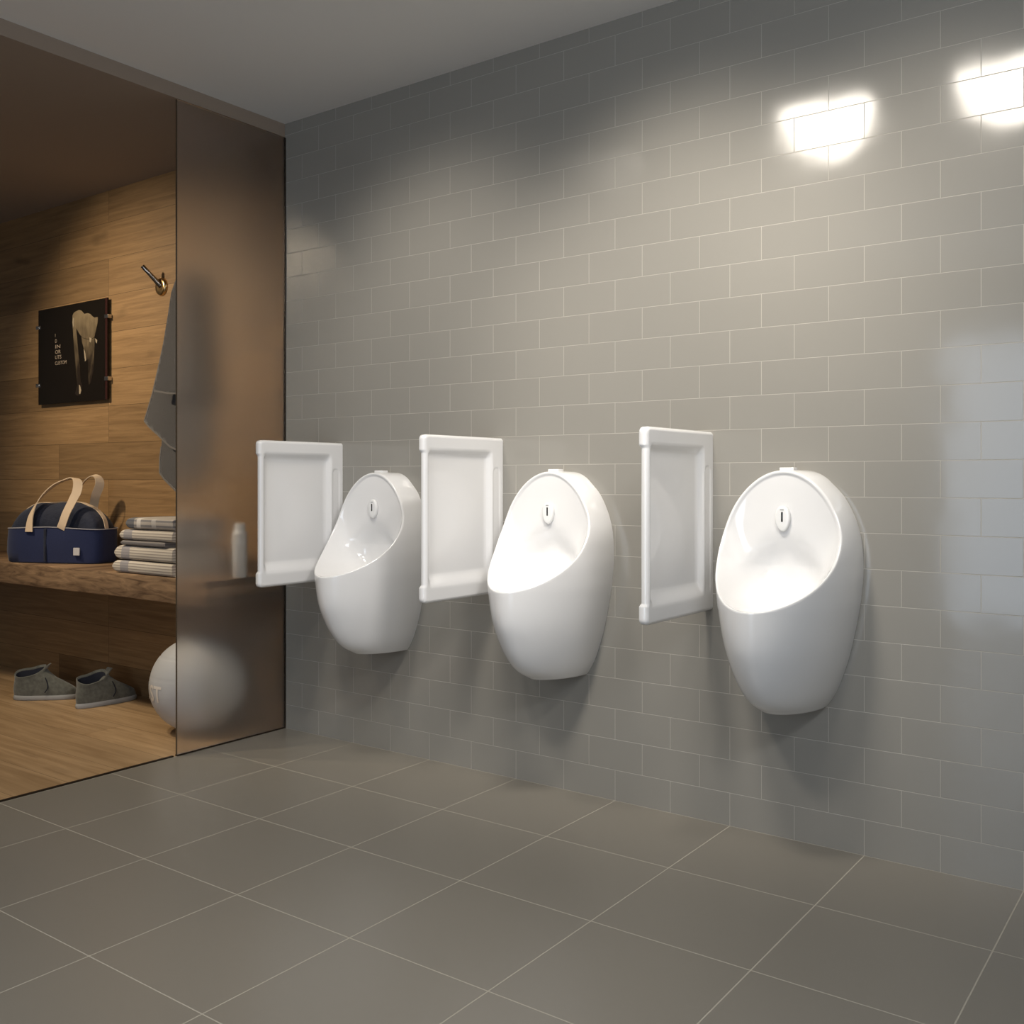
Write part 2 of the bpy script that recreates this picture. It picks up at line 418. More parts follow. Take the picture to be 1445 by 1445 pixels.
# ------------------------------------------------------------------- urinals
def urinal_meshes():
    zt, zl = 1.0748, 0.6941
    c = dict(y=(-0.0854, -0.0529, 0.1777, -0.3793), w=(0.2979, 0.1297, -0.1042, 0.0919))
    ztop, zbot, n = 1.0775, 0.404, 1.84
    H = np.array([0, .0055, .0235, .0415, .0755, .1225, .1545, .2035, .2450, .2835, .3565, .43, .5275, .5685, .6275, .6665, .6745])
    W0 = np.array([0, .056, .094, .113, .144, .170, .1825, .1938, .1975, .198, .1925, .1805, .1590, .1465, .124, .1015, .0955])
    def wz(z):
        h = np.sqrt(np.maximum(ztop-np.asarray(z, float), 1e-6))      # round at the top: width grows like the root of the drop
        return np.maximum(pchip(np.sqrt(H), W0, h), 1e-3)
    ZD = [.403, .425, .46, .52, .60, .65, .70, .75, .80, .845, .88, .92, .955, .99, 1.02, 1.045, 1.06, 1.0748]
    DD = [.181, .227, .268, .309, .342, .350, .3535, .3545, .3475, .329, .298, .262, .231, .210, .188, .157, .124, .0854]
    dz = lambda z: pchip(ZD, DD, np.clip(z, .403, 1.0748))
    R, Mh = 56, 22
    th = np.linspace(0, PI, R+1)
    s = (1-np.cos(th))/2
    zr = zt+(zl-zt)*s
    Wr = np.sqrt(np.clip(s*(1-s), 0, 1))*(c['w'][0]+c['w'][1]*s+c['w'][2]*s**2+c['w'][3]*s**3)
    w = wz(zr)
    d = dz(zr)
    Ysh = -d*(1-np.minimum(Wr/w, 0.985)**n)**(1/n)
    Yft = -0.0854-0.0529*s+0.1777*s**2-0.3793*s**3
    k_ = smooth(0.87, 0.97, zr)
    Y = k_*Yft + (1-k_)*Ysh
    ysc = Y/Ysh
    v, f = [], []
    def sect(w_, d_, z_, t1, sgn, m):
        out = []
        for k in range(m+1):
            t = t1*k/m
            out.append((sgn*w_*math.cos(t)**(2/n), -d_*math.sin(t)**(2/n), z_))
        return out
    rows = []
    for i in range(R+1):
        t1 = math.acos(min(1, (Wr[i]/w[i])**(n/2))) if Wr[i] > 0 else PI/2
        rows.append((sect(w[i], d[i]*ysc[i], zr[i], t1, 1, Mh), sect(w[i], d[i]*ysc[i], zr[i], t1, -1, Mh)))
    def add(p):
        v.append(tuple(p)); return len(v)-1
    idx = [([add(p) for p in a], [add(p) for p in b]) for a, b in rows]
    for i in range(R):
        for sd in (0, 1):
            A, B = idx[i][sd], idx[i+1][sd]
            for k in range(Mh):
                q = (A[k], A[k+1], B[k+1], B[k])
                f.append(q if sd == 0 else q[::-1])
    # crown of the shell, closing to the top
    prev = idx[0]
    for k_, zz in ((0.55, 1.0765), (0.2, 1.0773)):
        cur = ([add((p[0]*k_, -0.045+(p[1]+0.045)*k_, zz)) for p in rows[0][0]], [add((p[0]*k_, -0.045+(p[1]+0.045)*k_, zz)) for p in rows[0][1]])
        for sd in (0, 1):
            for k in range(Mh): f.append((prev[sd][k], prev[sd][k+1], cur[sd][k+1], cur[sd][k]))
        f.append((prev[0][0], cur[0][0], cur[1][0], prev[1][0]))
        prev = cur
    f.append(tuple(prev[0]) + tuple(prev[1][::-1][1:]))
    # lower belly
    pr = idx[R]
    zz = list(zl-(zl-zbot)*(np.linspace(0, 1, 30)[1:]))
    for z in zz:
        a = [add(p) for p in sect(float(wz(z)), float(dz(max(z, .403))), z, PI/2, 1, Mh)]
        b = [add(p) for p in sect(float(wz(z)), float(dz(max(z, .403))), z, PI/2, -1, Mh)]
        for A, B in ((pr[0], a), (pr[1], b)):
            for k in range(Mh): f.append((A[k], A[k+1], B[k+1], B[k]))
        pr = (a, b)
    base = [v[i] for i in pr[0]], [v[i] for i in pr[1]]
    for k_, dzz in ((0.965, -0.004), (0.90, -0.0058), (0.5, -0.006)):
        a = [add((p[0]*k_, p[1]*k_ if k_ > .6 else -0.08+(p[1]+.08)*k_, zbot+dzz)) for p in base[0]]
        b = [add((p[0]*k_, p[1]*k_ if k_ > .6 else -0.08+(p[1]+.08)*k_, zbot+dzz)) for p in base[1]]
        for A, B in ((pr[0], a), (pr[1], b)):
            for k in range(Mh): f.append((A[k], A[k+1], B[k+1], B[k]))
        pr = (a, b)
    f.append(tuple(pr[0]) + tuple(pr[1][::-1][1:]))
    # rim and bowl
    loop = [Vector((Wr[i], Y[i], zr[i])) for i in range(R+1)] + [Vector((-Wr[i], Y[i], zr[i])) for i in range(R-1, 0, -1)]
    K = len(loop)
    # normal of the loop in the front view, pointing inwards, and the way the mouth faces
    rings = [loop]
    cx, cz = 0.0, 0.80
    nin = []
    for k in range(K):
        t = loop[(k+1) % K]-loop[k-1]
        m_ = Vector((t.z, 0, -t.x)); m_.normalize()
        if m_.dot(Vector((cx, 0, 0.86))-Vector((loop[k].x, 0, loop[k].z))) < 0: m_ = -m_
        nin.append(m_)
    def ring(inn, out):
        rr = []
        for k in range(K):
            sl = float(smooth(0.95, 0.74, loop[k].z))       # lower down the mouth looks upwards
            o_ = Vector((0, -1, 0))*(1-sl) + Vector((0, -0.45, 0.9))*sl
            inw = nin[k]*(1-sl*0.5) + Vector((0, 1, 0))*(sl*0.5)*abs(min(nin[k].z, 1)) 
            rr.append(loop[k] + inw*inn + o_*out)
        return rr
    rings += [ring(0.0018, 0.0022), ring(0.0045, 0.0030), ring(0.0075, 0.0022), ring(0.0105, 0.0004), ring(0.0135, -0.0018)]
    q0 = rings[-1]
    for r_ in (0.985, 0.965, 0.94, 0.91, 0.87, 0.82, 0.76, 0.69, 0.61, 0.52, 0.42, 0.31, 0.2, 0.1):
        rr = []
        for q in q0:
            z0 = cz + r_*(q.z-cz)
            lw = min(1, max(0, (cz-z0)/(cz-zl)))
            z = z0 - 0.085*lw*(1-r_**5)
            za = 0.885 - 6.0*(q.x*r_)**2
            pan = float(smooth(za-0.085, za+0.015, z0))
            yb = -0.046*(1-pan) + (-0.0845)*pan
            pw = 5.5 - 2.5*lw
            y = yb + (q.y-yb)*r_**pw
            rr.append(Vector((q.x*r_, y, z)))
        rings.append(rr)
    ri = []
    for rr in rings: ri.append([add(p) for p in rr])
    for a in range(len(ri)-1):
        for k in range(K):
            k2 = (k+1) % K
            f.append((ri[a][k], ri[a][k2], ri[a+1][k2], ri[a+1][k]))
    f.append(tuple(ri[-1]))
    return v, f

uv_, uf_ = urinal_meshes()
def make_urinal():
    r = empty('urinal')
    o = mesh('bowl', uv_, uf_, M['ceramic'], r, angle=0, merge=1e-5)
    o = box('inlet_cap', -0.021, 0.021, -0.062, -0.030, 1.070, 1.0835, M['ceramic'], r, 0.002)
    # egg-shaped sensor plate, narrow end down, set on the upper face of the bowl
    v, f = [], []
    NS = 40
    lay = [(1.0, 0.006), (1.0, 0.001), (0.985, -0.0015), (0.94, -0.0035), (0.85, -0.0045), (0.5, -0.005)]
    for k_, y in lay:
        for i in range(NS):
            a = 2*PI*i/NS
            zz = math.sin(a); xx = math.cos(a)
            ww = 0.0235*(1-0.13*(1-zz)/2*1.2)
            v.append((xx*ww*k_, -0.092+y, 0.938+zz*0.0365*k_))
    for j in range(len(lay)-1):
        for i in range(NS):
            i2 = (i+1) % NS
            f.append((j*NS+i, j*NS+i2, (j+1)*NS+i2, (j+1)*NS+i))
    f.append(tuple(range((len(lay)-1)*NS, len(lay)*NS)))
    p = mesh('sensor_plate', v, f, M['plastic'], r, angle=60)
    o = box('sensor_window', -0.0026, 0.0026, -0.0978, -0.0955, 0.929, 0.957, M['dark'], p, 0.0006, 2); o['label'] = 'narrow black sensor window'
    o = box('printed_mark', -0.0058, 0.0052, -0.0972, -0.0955, 0.9615, 0.9645, M['greymark'], p); o['label'] = 'tiny grey printed mark'
    return r
def copy_tree(o, parent=None):
    c = o.copy(); COL.objects.link(c)
    if parent: c.parent = parent
    for ch in list(o.children): copy_tree(ch, c)
    return c
U0 = make_urinal()
U0.location = (0.600, 0, 0)
tag(U0, 'white egg-shaped urinal nearest the camera, at the right end of the row', 'urinal', 'urinals on the tiled wall')
for x, lab in ((-0.2022, 'white egg-shaped urinal in the middle of the row of three'),
               (-1.0044, 'white egg-shaped urinal farthest along, nearest the frosted glass')):
    u = copy_tree(U0); u.location = (x, 0, 0); u['label'] = lab

# ---------------------------------------------------------- privacy screens
def screen_mesh():
    y0, y1, z0, z1, T = -0.414, 0.0, 0.6495, 1.1945, 0.026
    ys = np.unique(np.concatenate([np.linspace(y0, y1, 45), np.linspace(y0, y0+.03, 9), np.linspace(-0.075, -0.01, 15)]))
    zs = np.unique(np.concatenate([np.linspace(z0, z1, 55), np.linspace(z0, z0+.11, 25), np.linspace(z1-.11, z1, 25), np.linspace(1.07, 1.11, 13)]))
    rc = 0.016
    def pos(y, z):
        # round the two free corners
        py, pz = y, z
        for zc, sg in ((z1-rc, 1), (z0+rc, -1)):
            dy, dz_ = (y0+rc)-y, sg*(z-zc)
            if dy > 0 and dz_ > 0:
                m = max(dy, dz_); l = math.hypot(dy, dz_)
                py = (y0+rc)-dy*m/l; pz = zc+sg*dz_*m/l
        return py, pz
    def rec(y, z):
        a = smooth(-0.402, -0.380, y)*(1-smooth(-0.082, -0.056, y))
        b = smooth(0.694, 0.745, z)*(1-smooth(1.120, 1.153, z))
        r = 0.0185*float(a*b)
        # fixing strip by the wall, with a round head
        zt = 1.092 - 60*(max(0, abs(y+0.036)-0.004))**2
        c_ = float(smooth(-0.058, -0.052, y)*(1-smooth(-0.020, -0.014, y))*smooth(0.70, 0.73, z)*(1-smooth(zt-0.006, zt+0.002, z)))
        return r + 0.0022*c_
    v, f = [], []
    ny, nz_ = len(ys), len(zs)
    kn = lambda y, z: float((1-smooth(y0+0.012, y0+0.03, y))*max(1-smooth(z0+.05, z0+.06, z), smooth(z1-.06, z1-.05, z)))
    for y in ys:
        for z in zs:
            py, pz = pos(y, z)
            # edge roll of the face
            e = min(y-y0, z-z0, z1-z)
            roll = 0.007*(1-min(1, e/0.010))**2
            v.append((-rec(y, z)-roll, py-0.004*kn(y, z)*(1-float(smooth(y0, y0+.02, y))), pz))
    o = len(v)
    for y in ys:
        for z in zs:
            py, pz = pos(y, z)
            e = min(y-y0, z-z0, z1-z)
            roll = 0.009*(1-min(1, e/0.012))**2
            v.append((-T-0.006*kn(y, z)+roll, py-0.004*kn(y, z)*(1-float(smooth(y0, y0+.02, y))), pz))
    def g(b, i, j): return b+i*nz_+j
    for i in range(ny-1):
        for j in range(nz_-1):
            f.append((g(0,i,j), g(0,i+1,j), g(0,i+1,j+1), g(0,i,j+1)))
            f.append((g(o,i,j), g(o,i,j+1), g(o,i+1,j+1), g(o,i+1,j)))
    for j in range(nz_-1):
        f.append((g(0,0,j), g(0,0,j+1), g(o,0,j+1), g(o,0,j)))
        f.append((g(0,ny-1,j), g(0,ny-1,j+1), g(o,ny-1,j+1), g(o,ny-1,j)))
    for i in range(ny-1):
        f.append((g(0,i,0), g(0,i+1,0), g(o,i+1,0), g(o,i,0)))
        f.append((g(0,i,nz_-1), g(0,i+1,nz_-1), g(o,i+1,nz_-1), g(o,i,nz_-1)))
    return v, f
sv, sf = screen_mesh()
P0 = mesh('privacy_screen', sv, sf, M['ceramic'], None, angle=55)
P0.location = (0.3447, 0, 0)
tag(P0, 'white ceramic privacy screen nearest the camera, left of the right-hand urinal', 'privacy screen', 'privacy screens between the urinals')
for x, lab in ((-0.4577, 'white ceramic privacy screen just left of the middle urinal'),
               (-1.2605, 'white ceramic privacy screen overlapping the frosted glass, left of the farthest urinal')):
    p = P0.copy(); COL.objects.link(p); p.location = (x, 0, 0); p['label'] = lab

# -------------------------------------------------------------------- bench
b = empty('bench', (-2.60, -0.197, 0))
tag(b, 'thick rough wooden bench board fixed along the wood-panelled wall', 'bench')
bm = bmesh.new()
add_box(bm, -1.75, 0.9885, -0.197, 0.192, 0.548, 0.650, 0.006, 2)
bmesh.ops.subdivide_edges(bm, edges=[e for e in bm.edges if e.calc_length() > 0.5], cuts=40, use_grid_fill=True)
for v_ in bm.verts:
    n_ = noise.noise(Vector((v_.co.x*5, v_.co.y*9, v_.co.z*14)))
    if v_.co.y < -0.18: v_.co.y += 0.003*n_
    if v_.co.z < 0.57: v_.co.z += 0.003*n_
from_bm('board', bm, M['bench'], b)
# ------------------------------------------------------------------- poster
pr = empty('poster', (-3.165, -0.022, 1.70))
tag(pr, 'black poster with a pale animal figure on the wood-panelled wall', 'poster')
bm = bmesh.new()
add_box(bm, -0.385, 0.269, 0.0, 0.008, -0.2515, 0.2545, 0, 1, 0)
def poly(bm, pts, y, mi):
    fc = bm.faces.new([bm.verts.new((x+3.165, y, z-1.70)) for x, z in pts]); fc.material_index = mi
body_ = [(-3.214,1.86),(-3.212,1.897),(-3.200,1.909),(-3.181,1.914),(-3.152,1.918),(-3.131,1.914),(-3.114,1.902),(-3.102,1.893),(-3.07,1.894),(-3.046,1.887),(-3.024,1.872),(-3.01,1.866),(-2.978,1.865),(-2.979,1.85),(-2.982,1.835),(-2.992,1.81),(-3.002,1.787),(-3.01,1.766),(-3.05,1.76),(-3.082,1.765),(-3.11,1.771),(-3.131,1.781),(-3.15,1.798),(-3.172,1.821),(-3.195,1.835),(-3.21,1.847)]
leg_ = [(-3.212,1.85),(-3.195,1.838),(-3.177,1.821),(-3.17,1.78),(-3.164,1.738),(-3.156,1.69),(-3.148,1.646),(-3.142,1.61),(-3.139,1.573),(-3.133,1.55),(-3.123,1.532),(-3.124,1.51),(-3.131,1.49),(-3.145,1.480),(-3.164,1.480),(-3.182,1.484),(-3.189,1.492),(-3.180,1.51),(-3.168,1.534),(-3.171,1.555),(-3.177,1.58),(-3.185,1.64),(-3.193,1.695),(-3.206,1.787)]
leg2_ = [(-3.131,1.779),(-3.11,1.769),(-3.082,1.763),(-3.05,1.758),(-3.01,1.764),(-3.010,1.72),(-3.014,1.682),(-3.02,1.60),(-3.045,1.54),(-3.06,1.53),(-3.066,1.56),(-3.066,1.663),(-3.082,1.651),(-3.098,1.661),(-3.107,1.716),(-3.125,1.75)]
poly(bm, leg2_, -0.0004, 2); poly(bm, leg_, -0.0008, 2); poly(bm, body_, -0.0012, 2)
for pts in ([(-3.107,1.716),(-3.094,1.701),(-3.084,1.66),(-3.094,1.649),(-3.103,1.688)], [(-3.054,1.77),(-3.034,1.763),(-3.042,1.742),(-3.054,1.747)], [(-3.003,1.761),(-2.984,1.75),(-2.987,1.733),(-2.998,1.74)],
            [(-3.152,1.535),(-3.14,1.53),(-3.13,1.505),(-3.138,1.487),(-3.15,1.488)], [(-3.213,1.862),(-3.206,1.885),(-3.196,1.88),(-3.199,1.845),(-3.207,1.83)]):
    poly(bm, pts, -0.0016, 4)
add_box(bm, 0.252, 0.269, -0.0012, 0.0, -0.2515, 0.2545, 0, 1, 1)
o = from_bm('print_panel', bm, [M['black'], M['posteredge'], M['ptan'], M['pbrown'], M['plite']], pr, smooth=False)
def text_mesh(s, size, bold=0.0):
    cu = bpy.data.curves.new('lettering', 'FONT')
    cu.body = s; cu.size = size; cu.align_x = 'LEFT'; cu.resolution_u = 3; cu.offset = bold
    ob = bpy.data.objects.new('lettering', cu); COL.objects.link(ob)
    dg = bpy.context.evaluated_depsgraph_get()
    me = ob.evaluated_get(dg).to_mesh()
    vv = [tuple(q.co) for q in me.vertices]; ff = [tuple(p.vertices) for p in me.polygons]
    ob.evaluated_get(dg).to_mesh_clear()
    bpy.data.objects.remove(ob); bpy.data.curves.remove(cu)
    return vv, ff
tv, tf = [], []
for s_, zb, wd in (('I', 1.798, 0.020), ('D', 1.768, 0.030), ('IN', 1.738, 0.052), ('OR', 1.710, 0.056), ('UTS', 1.682, 0.062), ('CUSTOM', 1.651, 0.112)):
    a, f_ = text_mesh(s_, 0.027)
    mw = max(p[0] for p in a); k_ = wd/mw if len(s_) > 1 else 1.0
    o_ = len(tv)
    tv += [(-3.382+3.165+p[0]*k_, -0.0012, zb-1.70+p[1]) for p in a]
    tf += [tuple(i+o_ for i in q) for q in f_]
o = mesh('lettering', tv, tf, M['ptext'], pr, smooth=False, recalc=False); o['label'] = 'pale lettering in six stepped lines'
for z in (1.862, 1.552):
    for x in (0.268, -0.384):
        bm = bmesh.new()
        add_box(bm, x-0.020, x+0.012, -0.005, 0.018, z-1.70-0.010, z-1.70+0.010, 0.002, 2)
        from_bm('clip', bm, M['steel'], pr)

# --------------------------------------------------------------- wall hooks
def make_hook():
    r = empty('wall_hook')
    o = lathe('rosette', [(0, 0.014), (0.020, 0.014), (0.032, 0.0155), (0.040, 0.011), (0.043, 0.004), (0.043, 0.0), (0, 0.0)], M['brass'], r, 36, (0, -1, 0)); o['label'] = 'round brass rosette'
    v = Vector((-0.028, -0.080, 0.084))
    base = Vector((0, -0.008, 0.004))
    L_ = v.length
    o = lathe('peg', [(0, 0), (0.0135, 0), (0.0125, 0.03), (0.0105, L_*0.6), (0.0105, L_-0.003), (0.0085, L_), (0, L_)], M['chrome'], r, 24, v, base); o['label'] = 'dark chrome peg slanting up and out'
    return r
h1 = make_hook(); h1.location = (-2.472, 0, 1.962)
tag(h1, 'bare brass and chrome hook on the wood wall left of the hanging towel', 'hook', 'hooks on the wood-panelled wall')
h2 = copy_tree(h1); h2.location = (-2.160, 0, 1.945)
h2['label'] = 'hook behind the frosted glass that carries the grey towel'

# ------------------------------------------------------------- hanging towel
def sheet(name, outline, y0, amp, freq, thick, mats, parent, hem=0.006, tilt=0.0, pinch=None):
    """a hanging cloth: filled outline in x,z, gridded, pushed into folds, given thickness"""
    P = [Vector((x, z)) for x, z in outline]
    xs0, xs1 = min(p.x for p in P), max(p.x for p in P)
    zs0, zs1 = min(p.y for p in P), max(p.y for p in P)
    bm = bmesh.new()
    bmesh.ops.triangle_fill(bm, use_beauty=True, use_dissolve=False, edges=[])
    vs = [bm.verts.new((p.x, 0, p.y)) for p in P]
    bm.faces.new(vs)
    for i in range(1, 28):
        z = zs0+(zs1-zs0)*i/28
        bmesh.ops.bisect_plane(bm, geom=bm.verts[:]+bm.edges[:]+bm.faces[:], plane_co=(0, 0, z), plane_no=(0, 0, 1))
    for i in range(1, 24):
        x = xs0+(xs1-xs0)*i/24
        bmesh.ops.bisect_plane(bm, geom=bm.verts[:]+bm.edges[:]+bm.faces[:], plane_co=(x, 0, 0), plane_no=(1, 0, 0))
    for v_ in bm.verts:
        x, z = v_.co.x, v_.co.z
        t = (zs1-z)/(zs1-zs0)
        u = (x-pinch)/(0.05+0.22*t) if pinch is not None else x
        v_.co.y = y0 + amp*math.sin(u*freq+0.7)*(0.35+0.65*t) + tilt*t
    me = bpy.data.meshes.new(name)
    bm.to_mesh(me); bm.free()
    finish(me, True, 50)
    o = link(name, me, mats, parent)
    sd = o.modifiers.new('thick', 'SOLIDIFY'); sd.thickness = thick; sd.offset = 0
    return o
tw = empty('hanging_towel', (-2.235, -0.05, 1.95))
tag(tw, 'grey towel hanging from a hook, half hidden behind the frosted glass', 'towel')
def rel(pts): return [(x+2.235, z-1.95) for x, z in pts]
back = [(-2.185,1.995),(-2.255,1.968),(-2.309,1.927),(-2.350,1.82),(-2.396,1.699),(-2.446,1.57),(-2.491,1.456),(-2.56,1.328),(-2.514,1.299),(-2.441,1.26),(-2.35,1.20),(-2.23,1.16),(-2.13,1.19),(-2.10,1.30),(-2.12,1.484),(-2.16,1.777),(-2.160,1.985)]
tail = [(-2.441,1.30),(-2.442,1.26),(-2.446,1.204),(-2.455,1.15),(-2.456,1.081),(-2.42,1.05),(-2.32,0.986),(-2.235,1.006),(-2.14,1.09),(-2.10,1.25),(-2.2,1.40),(-2.3,1.40)]
front = [(-2.175,1.995),(-2.225,1.97),(-2.262,1.90),(-2.282,1.80),(-2.322,1.63),(-2.372,1.457),(-2.28,1.441),(-2.18,1.434),(-2.096,1.448),(-2.106,1.67),(-2.14,1.912),(-2.155,1.985)]
sheet('back_layer', rel(back), 0.018, 0.011, 2.6, 0.007, [M['greytowel']], tw, pinch=0)
sheet('tail', rel(tail), 0.034, 0.006, 2.2, 0.007, [M['greytowel']], tw, pinch=0)
sheet('front_layer', rel(front), -0.040, 0.008, 3.0, 0.009, [M['greytowel']], tw, tilt=-0.012, pinch=0)
def hemline(name, pts, outline, y0, amp, freq, tilt, par):
    """the paler hem, lying on the cloth and following its folds"""
    zs0, zs1 = min(p[1] for p in outline), max(p[1] for p in outline)
    P = []
    for i in range(len(pts)-1):
        for k in range(8):
            P.append((pts[i][0]+(pts[i+1][0]-pts[i][0])*k/8, pts[i][1]+(pts[i+1][1]-pts[i][1])*k/8))
    P.append(pts[-1])
    p3 = []
    for x, z in P:
        x, z = x+2.235, z-1.95
        t = (zs1-z)/(zs1-zs0)
        p3.append((x, y0+amp*math.sin(x/(0.05+0.22*t)*freq+0.7)*(0.35+0.65*t)+tilt*t, z))
    o = ribbon(name, p3, [(0, 1, 0)]*len(p3), 0.0105, 0.008, M['hem'], par, 2); o['label'] = 'paler hem'
    return o
B_o, T_o, F_o = rel(back), rel(tail), rel(front)
hemline('hem', [(-2.309,1.927),(-2.350,1.82),(-2.396,1.699),(-2.446,1.57),(-2.491,1.456),(-2.56,1.328),(-2.514,1.299),(-2.441,1.26),(-2.35,1.20),(-2.23,1.16)], B_o, 0.018, 0.011, 2.6, 0, tw)
hemline('hem', [(-2.372,1.457),(-2.28,1.441),(-2.18,1.434)], F_o, -0.040, 0.008, 3.0, -0.012, tw)
hemline('hem', [(-2.446,1.204),(-2.455,1.15),(-2.456,1.081),(-2.42,1.05),(-2.32,0.986),(-2.235,1.006)], T_o, 0.034, 0.006, 2.2, 0, tw)

# ------------------------------------------------------------------ duffel bag
BZ = 0.650
bg = empty('duffel_bag', (-2.9485, -0.2248, BZ), math.atan2(.375, .927))
tag(bg, 'navy canvas duffel bag with beige handles standing on the wooden bench', 'bag')
def rr_loop(a, bb, z, n=4.5, K=72):
    out = []
    for k in range(K):
        t = 2*PI*k/K
        ct, st = math.cos(t), math.sin(t)
        out.append((a*math.copysign(abs(ct)**(2/n), ct), bb*math.copysign(abs(st)**(2/n), st), z))
    return out
def loft(name, loops, mat, parent, cap0=True, cap1=True, warp=None, angle=50):
    v, f = [], []
    K = len(loops[0])
    for L_ in loops: v += [warp(*p) if warp else p for p in L_]
    for j in range(len(loops)-1):
        for k in range(K):
            k2 = (k+1) % K
            f.append((j*K+k, j*K+k2, (j+1)*K+k2, (j+1)*K+k))
    if cap0: f.append(tuple(range(K))[::-1])
    if cap1: f.append(tuple(range((len(loops)-1)*K, len(loops)*K)))
    return mesh(name, v, f, mat, parent, angle=angle)
def sagw(x, y, z):
    n_ = noise.noise(Vector((x*7+3, y*7, z*9)))
    return (x+0.006*n_, y+0.010*n_*(1 if z > 0.02 else 0.2), z + (0.006*math.cos(x*9) if z > 0.12 else 0))
A_, B_ = 0.26, 0.10
loft('tub', [rr_loop(A_-.012, B_-.012, 0.0), rr_loop(A_-.002, B_-.002, 0.006), rr_loop(A_+.001, B_+.001, 0.05), rr_loop(A_+.003, B_+.004, 0.11), rr_loop(A_+.002, B_+.003, 0.166),
             rr_loop(A_-.003, B_-.002, 0.168), rr_loop(A_-.006, B_-.006, 0.14)], M['navy'], bg, True, False, sagw)
# seam on the tub's rim
rim = [sagw(*p) for p in rr_loop(A_+.0035, B_+.0045, 0.167)]
rv, rf = [], []
for k in range(72):
    for j in range(6):
        a = 2*PI*j/6
        p = Vector(rim[k]); out = Vector((p.x, p.y, 0)).normalized()
        rv.append(p + out*(0.0028*math.cos(a)) + Vector((0, 0, 0.0028*math.sin(a))))
for k in range(72):
    for j in range(6):
        rf.append((k*6+j, ((k+1) % 72)*6+j, ((k+1) % 72)*6+(j+1) % 6, k*6+(j+1) % 6))
mesh('rim_piping', rv, rf, M['piping'], bg)
def dome(u, vv):
    """u along the bag -1..1, vv across the top 0..pi"""
    x = A_*0.935*u
    prof = (1-abs(u)**3.2)**(1/2.4)
    h = 0.13+0.158*prof
    n_ = noise.noise(Vector((u*3.2, vv*1.4, 2.0)))
    yy = -math.cos(vv); zz = math.sin(vv)
    y = (B_-0.020)*math.copysign(abs(yy)**0.75, yy)
    z = 0.10 + (h-0.10)*abs(zz)**0.62 + 0.010*n_*zz
    return (x, y+0.006*n_, z)
v, f = [], []
NU, NV = 60, 28
for i in range(NU+1):
    for j in range(NV+1):
        v.append(dome(math.sin((i/NU-0.5)*PI)*0.999, PI*j/NV))
for i in range(NU):
    for j in range(NV):
        f.append((i*(NV+1)+j, (i+1)*(NV+1)+j, (i+1)*(NV+1)+j+1, i*(NV+1)+j+1))
mesh('top_cover', v, f, M['navydark'], bg, angle=60)
# beige zip tape over the ridge and down the end
pts, nr = [], []
for i in range(-9, 11):
    u = math.sin(i/10*PI/2)*0.998
    x, y, z = dome(u, PI/2)
    pts.append((x+(0.003 if i > 7 else 0), y, z+0.003)); nr.append((0, 1, 0))
o = ribbon('zip_tape', pts, nr, 0.026, 0.003, M['webbing'], bg, 4); o['label'] = 'beige zip tape along the top'
hp = [(.075,-.108,.166),(.086,-.110,.190),(.104,-.106,.240),(.128,-.092,.300),(.141,-.078,.345),(.132,-.062,.388),(.104,-.050,.405),(.06,-.048,.398),(.00,-.050,.375),(-.055,-.060,.33),(-.085,-.080,.28),(-.098,-.100,.22),(-.100,-.110,.15)]
hn = [(1,0,.1),(1,0,.25),(1,0.1,.35),(1,.25,.3),(1,.55,.1),(.6,1,0),(.1,1,-.1),(0,1,0),(0,1,.1),(-.2,1,.2),(-.6,.8,.2),(-1,.4,0),(-1,0,0)]
o = ribbon('front_handle', hp, hn, 0.041, 0.004, M['webbing'], bg, 8); o['label'] = 'beige webbing handle on the near side'
hp = [(.118,.070,.24),(.128,.064,.285),(.152,.045,.325),(.176,.040,.372),(.168,.040,.408),(.138,.040,.418),(.095,.044,.395),(.050,.050,.352),(.02,.060,.31),(.0,.070,.25)]
hn = [(1,.3,0),(1,.35,0),(1,.5,0),(.8,.8,0),(.3,1,0),(0,1,.2),(-.2,1,.3),(-.2,1,.3),(-.4,.8,.2),(-.6,.6,0)]
o = ribbon('rear_handle', hp, hn, 0.041, 0.004, M['webbing'], bg, 8); o['label'] = 'beige webbing handle on the wall side'
o = box('label_patch', 0.145, 0.178, -0.1105, -0.104, 0.042, 0.078, M['patch'], bg, 0.001, 1); o['label'] = 'small plain white patch'
box('side_seam', -0.02, -0.008, -0.1085, -0.100, 0.01, 0.166, M['navydark'], bg, 0.002, 1)

